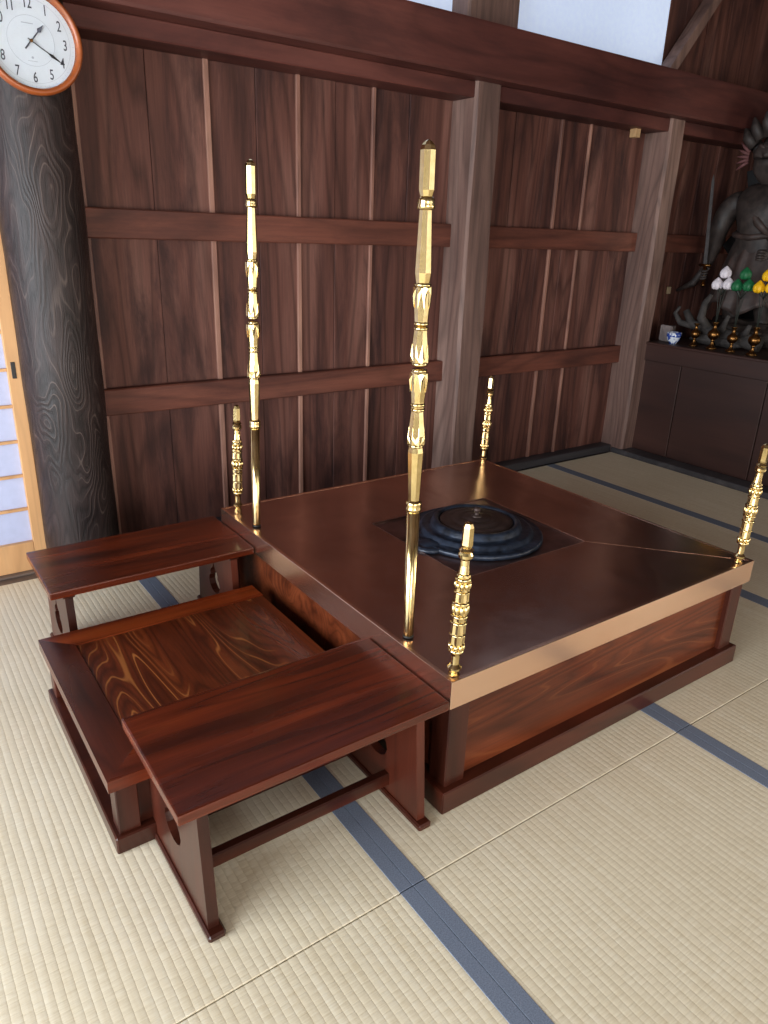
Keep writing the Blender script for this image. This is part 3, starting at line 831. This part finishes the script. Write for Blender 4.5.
# ---- guardian statue (faces -x)
S0 = Vector((3.42, 1.42, zp))
t = empty('guardian_statue', S0, 'dark carved wooden guardian statue holding an upright sword, standing on the platform', 'statue')
m = MB(); m.blob(S0 + Vector((0, 0, .055)), .2, 4, .5, 9, (1, 1.25, .42), 2); m.blob(S0 + Vector((-.05, .14, .05)), .12, 3, .5, 9, (1, 1, .6), 7); m.blob(S0 + Vector((-.02, -.16, .05)), .12, 3, .5, 9, (1, 1, .6), 9)
for v in m.bm.verts: v.co.z = max(v.co.z, zp + .0005)
m.build('rock_base', M['dark_carve'], t)
def skinned(name, verts, edges, mat, parent, sub=2, root=0):
    me = bpy.data.meshes.new(name)
    me.from_pydata([v[:3] for v in verts], edges, [])
    ob = bpy.data.objects.new(name, me); COL.objects.link(ob)
    ob.modifiers.new('s', 'SKIN'); sv = me.skin_vertices[0].data
    for i, v in enumerate(verts):
        r = v[3]; k_ = 1.22 if r > .03 else 1.0; sv[i].radius = (r * k_, (v[4] if len(v) > 4 else r) * k_); sv[i].use_root = (i == root)
    ob.modifiers.new('u', 'SUBSURF').levels = sub
    dg = bpy.context.evaluated_depsgraph_get(); me2 = bpy.data.meshes.new_from_object(ob.evaluated_get(dg))
    bpy.data.objects.remove(ob); bpy.data.meshes.remove(me)
    o_ = wloc(parent)
    for v in me2.vertices: v.co = v.co + S0 - o_
    for p_ in me2.polygons: p_.use_smooth = True
    me2.materials.clear(); me2.materials.append(mat); me2.name = name
    o = bpy.data.objects.new(name, me2); COL.objects.link(o); o.parent = parent; return o
V = [(0, 0, .46, .105, .12), (-.01, 0, .58, .105, .10), (-.02, 0, .70, .125, .13), (-.01, 0, .80, .085, .10), (-.015, 0, .87, .055), (-.035, 0, .95, .085, .08), (-.04, 0, 1.02, .095, .09), (-.03, 0, 1.09, .07)]
E_ = [(i, i + 1) for i in range(7)]
def limb(start, pts):
    p_ = start
    for q_ in pts: V.append(q_); E_.append((p_, len(V) - 1)); p_ = len(V) - 1
    return p_
def hand_fingers(w_, d, spread, curl):
    wv = Vector(V[w_][:3])
    for k in range(4):
        b_ = wv + Vector(d) * .035 + Vector(spread) * (k - 1.5) * .017
        L1 = .028 - abs(k - 1.3) * .003
        f1 = b_ + Vector(d) * L1; f2 = f1 + (Vector(curl) * .022); f3 = f2 + (Vector(curl) * .6 - Vector(d) * .9) * .018
        limb(w_, [(*b_, .0085), (*f1, .0078), (*f2, .0072), (*f3, .0065)])
    b_ = wv + Vector(spread) * .030 + Vector(d) * .008
    limb(w_, [(*b_, .010), (*(b_ + Vector(curl) * .024 + Vector(d) * .018), .008), (*(b_ + Vector(curl) * .036 + Vector(d) * .034), .007)])
wr = limb(3, [(-.01, .13, .79, .065), (-.02, .22, .745, .058), (-.04, .25, .62, .045), (-.09, .235, .52, .040), (-.15, .215, .43, .028), (-.165, .21, .405, .026)])
hand_fingers(wr, (-.75, -.1, -.5), (0, -.05, .8), (.1, -.95, 0))
wl = limb(3, [(-.01, -.13, .79, .065), (-.02, -.22, .745, .058), (-.05, -.26, .62, .045), (-.14, -.24, .55, .040), (-.23, -.20, .50, .028), (-.25, -.19, .495, .026)])
hand_fingers(wl, (-1, .1, 0), (0, 0, .8), (.1, .95, 0))
for sg in (1, -1):
    limb(0, [(0, sg * .075, .40, .085), (-.015, sg * .095, .27, .06), (0, sg * .10, .17, .042), (0.005, sg * .10, .105, .034), (-.05, sg * .105, .085, .032), (-.09, sg * .11, .078, .022)])
limb(6, [(-.125, 0, 1.005, .018), (-.142, 0, .995, .014)])          # nose
limb(5, [(-.112, 0, .925, .022)])                                    # chin and mouth
limb(6, [(-.04, .088, 1.0, .018), (-.035, .100, 1.01, .012)]); limb(6, [(-.04, -.088, 1.0, .018), (-.035, -.100, 1.01, .012)])
skinned('body', V, E_, M['dark_carve'], t)
m = MB()                                                            # brow, eyes, teeth
for sg in (1, -1):
    m.tube([S0 + Vector((-.118, sg * .012, 1.032)), S0 + Vector((-.120, sg * .04, 1.050)), S0 + Vector((-.098, sg * .068, 1.052))], [.009, .011, .006], 8)
    m.blob(S0 + Vector((-.112, sg * .036, 1.022)), .014, 2)
m.tube([S0 + Vector((-.098, -.035, .957)), S0 + Vector((-.118, 0, .965)), S0 + Vector((-.098, .035, .957))], [.006, .01, .006], 8)
m.build('face_relief', M['skirt'], t)
m = MB()                                                            # swept up hair locks
rd = random.Random(5)
for k in range(46):
    a = rd.uniform(-PI, PI); e = rd.uniform(.15, 1.35)
    d = Vector((math.cos(e) * math.cos(a), math.cos(e) * math.sin(a), math.sin(e)))
    if d.x < -.55 and d.z < .6: continue
    c_ = S0 + Vector((-.03, 0, 1.03)) + Vector((d.x * .10, d.y * .125, d.z * .09))
    e2 = c_ + d * .05 + Vector((0, 0, .03)); e3 = e2 + Vector((d.x * .02, d.y * .02, .045))
    m.tube([c_, e2, e3], [.034, .028, .006], 7)
m.build('hair', M['dark_carve'], t)
m = MB()
for k in range(7):
    a = -.5 + k * .28
    p0 = S0 + Vector((-.06, .135, .98 + .012 * k)); m.tube([p0, p0 + Vector((-.01, .035 * math.cos(a), .045 * math.sin(a))), p0 + Vector((-.01, .065 * math.cos(a), .085 * math.sin(a)))], [.011, .009, .003], 6)
m.build('ear_ornament', M['redhair'], t)
# robe with folds
m = MB(); bm = m.bm; N = 72; rows = 16; rings = []
for j in range(rows + 1):
    u = j / rows; zz = .60 - .40 * u
    rr = .115 + .10 * u ** .8
    ring = []
    for k in range(N):
        a = 2 * PI * k / N
        fold = 1 + (.03 + .09 * u) * math.sin(a * 11 + 2.5 * math.sin(a * 2) + u * 2) * (.6 + .4 * math.sin(a * 5))
        hem = .03 * math.sin(a * 5 + 1) * u
        ring.append(bm.verts.new(S0 + Vector((rr * .82 * fold * math.cos(a), rr * 1.12 * fold * math.sin(a), zz + hem))))
    rings.append(ring)
fs = []
for j in range(rows):
    for k in range(N): fs.append(bm.faces.new((rings[j][k], rings[j][(k + 1) % N], rings[j + 1][(k + 1) % N], rings[j + 1][k])))
m._faces(fs, None, True)
rb = m.build('robe', M['skirt'], t)
sm = rb.modifiers.new('thick', 'SOLIDIFY'); sm.thickness = .008
m = MB()
m.tube([S0 + Vector((-.11, -.10, .60)), S0 + Vector((-.135, 0, .585)), S0 + Vector((-.11, .10, .60)), S0 + Vector((0, .135, .61)), S0 + Vector((.10, .05, .60)), S0 + Vector((.10, -.06, .60)), S0 + Vector((0, -.135, .61)), S0 + Vector((-.11, -.10, .60))], .018, 8)
m.tube([S0 + Vector((.02, .10, .82)), S0 + Vector((-.11, .05, .76)), S0 + Vector((-.145, -.04, .66)), S0 + Vector((-.10, -.11, .58))], [.02, .024, .022, .018], 8)
m.build('sash', M['skirt'], t)
m = MB()                                                            # trailing scarf ends
m.tube([S0 + Vector((-.02, .24, .70)), S0 + Vector((-.01, .30, .58)), S0 + Vector((-.06, .26, .44)), S0 + Vector((-.08, .33, .32)), S0 + Vector((-.10, .42, .27))], [.02, .026, .02, .022, .008], 8)
m.tube([S0 + Vector((-.02, -.24, .70)), S0 + Vector((-.01, -.30, .58)), S0 + Vector((-.06, -.26, .44)), S0 + Vector((-.08, -.33, .32))], [.02, .026, .02, .006], 8)
m.build('scarf', M['dark_carve'], t)
m = MB(); h0 = S0 + Vector((-.195, .195, .385)); dr = Vector((.0, .10, 1)).normalized()
m.tube([h0 - dr * .06, h0 + dr * .04], .010, 10); m.tube([h0 - dr * .075, h0 - dr * .06], [.008, .016], 8)
m.tube([h0 + Vector((0, -.035, 0)) + dr * .045, h0 + Vector((0, .035, 0)) + dr * .045], .008, 8)
sw = m.build('sword_hilt', M['brass_old'], t)
m = MB(); pts = []
sd = Vector((0, 1, 0))
m.prism([h0 + dr * .045 - sd * .011, h0 + dr * .045 + sd * .011, h0 + dr * .49 + sd * .008, h0 + dr * .53, h0 + dr * .49 - sd * .008], (.005, 0, 0))
m.build('sword_blade', M['blade'], t)
# flame halo behind the figure
half = [(0, 1.36), (.07, 1.24), (.12, 1.30), (.16, 1.12), (.23, 1.14), (.22, .98), (.31, .96), (.27, .82), (.36, .76), (.30, .64), (.38, .54), (.30, .46), (.35, .32), (.26, .26), (.28, .10), (0, .05)]
hl = [(a, b_) for a, b_ in half] + [(-a, b_) for a, b_ in half[-2:0:-1]]
curve_mesh('flame_halo', [hl], .03, M['black_halo'], t, lambda a, b_, c_: (S0.x + .26 + c_, S0.y + a, S0.z + b_), .004)

# ================================================================== LIGHT
def area(name, loc, rot, sx, sy, power, col):
    l = bpy.data.lights.new(name, 'AREA'); l.shape = 'RECTANGLE'; l.size = sx; l.size_y = sy; l.energy = power; l.color = col
    o = bpy.data.objects.new(name, l); COL.objects.link(o); o.location = loc; o.rotation_euler = rot; return o
# daylight through the open doors of the left wall
area('daylight_left', (-3.19, -.3, 1.03), (0, -PI / 2, 0), 2.0, 3.1, 120, (.87, .94, 1.0))
# daylight through the openings behind the camera
area('daylight_front', (-1.05, -3.38, .85), (PI / 2, 0, 0), 2.6, 1.6, 46, (1.0, .95, .86))
area('daylight_right', (4.41, -2.35, .75), (0, PI / 2, 0), 1.4, 1.9, 50, (1.0, .91, .74))
area('daylight_front_right', (2.1, -3.38, 1.03), (PI / 2, 0, 0), 1.8, 2.0, 10, (1.0, .93, .84))
wd = bpy.data.worlds.new('World'); SC.world = wd; wd.use_nodes = True
wd.node_tree.nodes['Background'].inputs[0].default_value = (.75, .85, 1.0, 1); wd.node_tree.nodes['Background'].inputs[1].default_value = .35

# ================================================================== CAMERA
f_px, rx, ry, rz = 724.8647, -.3651, .0347, .6259
c_, s_ = math.cos, math.sin
fw = Vector((s_(rz) * c_(rx), c_(rz) * c_(rx), s_(rx))); rt = Vector((c_(rz), -s_(rz), 0)); up = rt.cross(fw)
r2 = rt * c_(ry) + up * s_(ry); u2 = -rt * s_(ry) + up * c_(ry)
cam = bpy.data.cameras.new('camera'); co = bpy.data.objects.new('camera', cam); COL.objects.link(co)
mt = Matrix((( r2.x, u2.x, -fw.x, -.8734), (r2.y, u2.y, -fw.y, -.946), (r2.z, u2.z, -fw.z, 1.2063), (0, 0, 0, 1)))
co.matrix_world = mt
cam.sensor_fit = 'VERTICAL'; cam.sensor_height = 36; cam.sensor_width = 27; cam.lens = f_px / 1024 * 36; cam.clip_start = .02
SC.camera = co
SC.view_settings.view_transform = 'Standard'; SC.view_settings.look = 'None'; SC.view_settings.gamma = 1
SC.view_settings.use_curve_mapping = False; SC.view_settings.exposure = 0.9
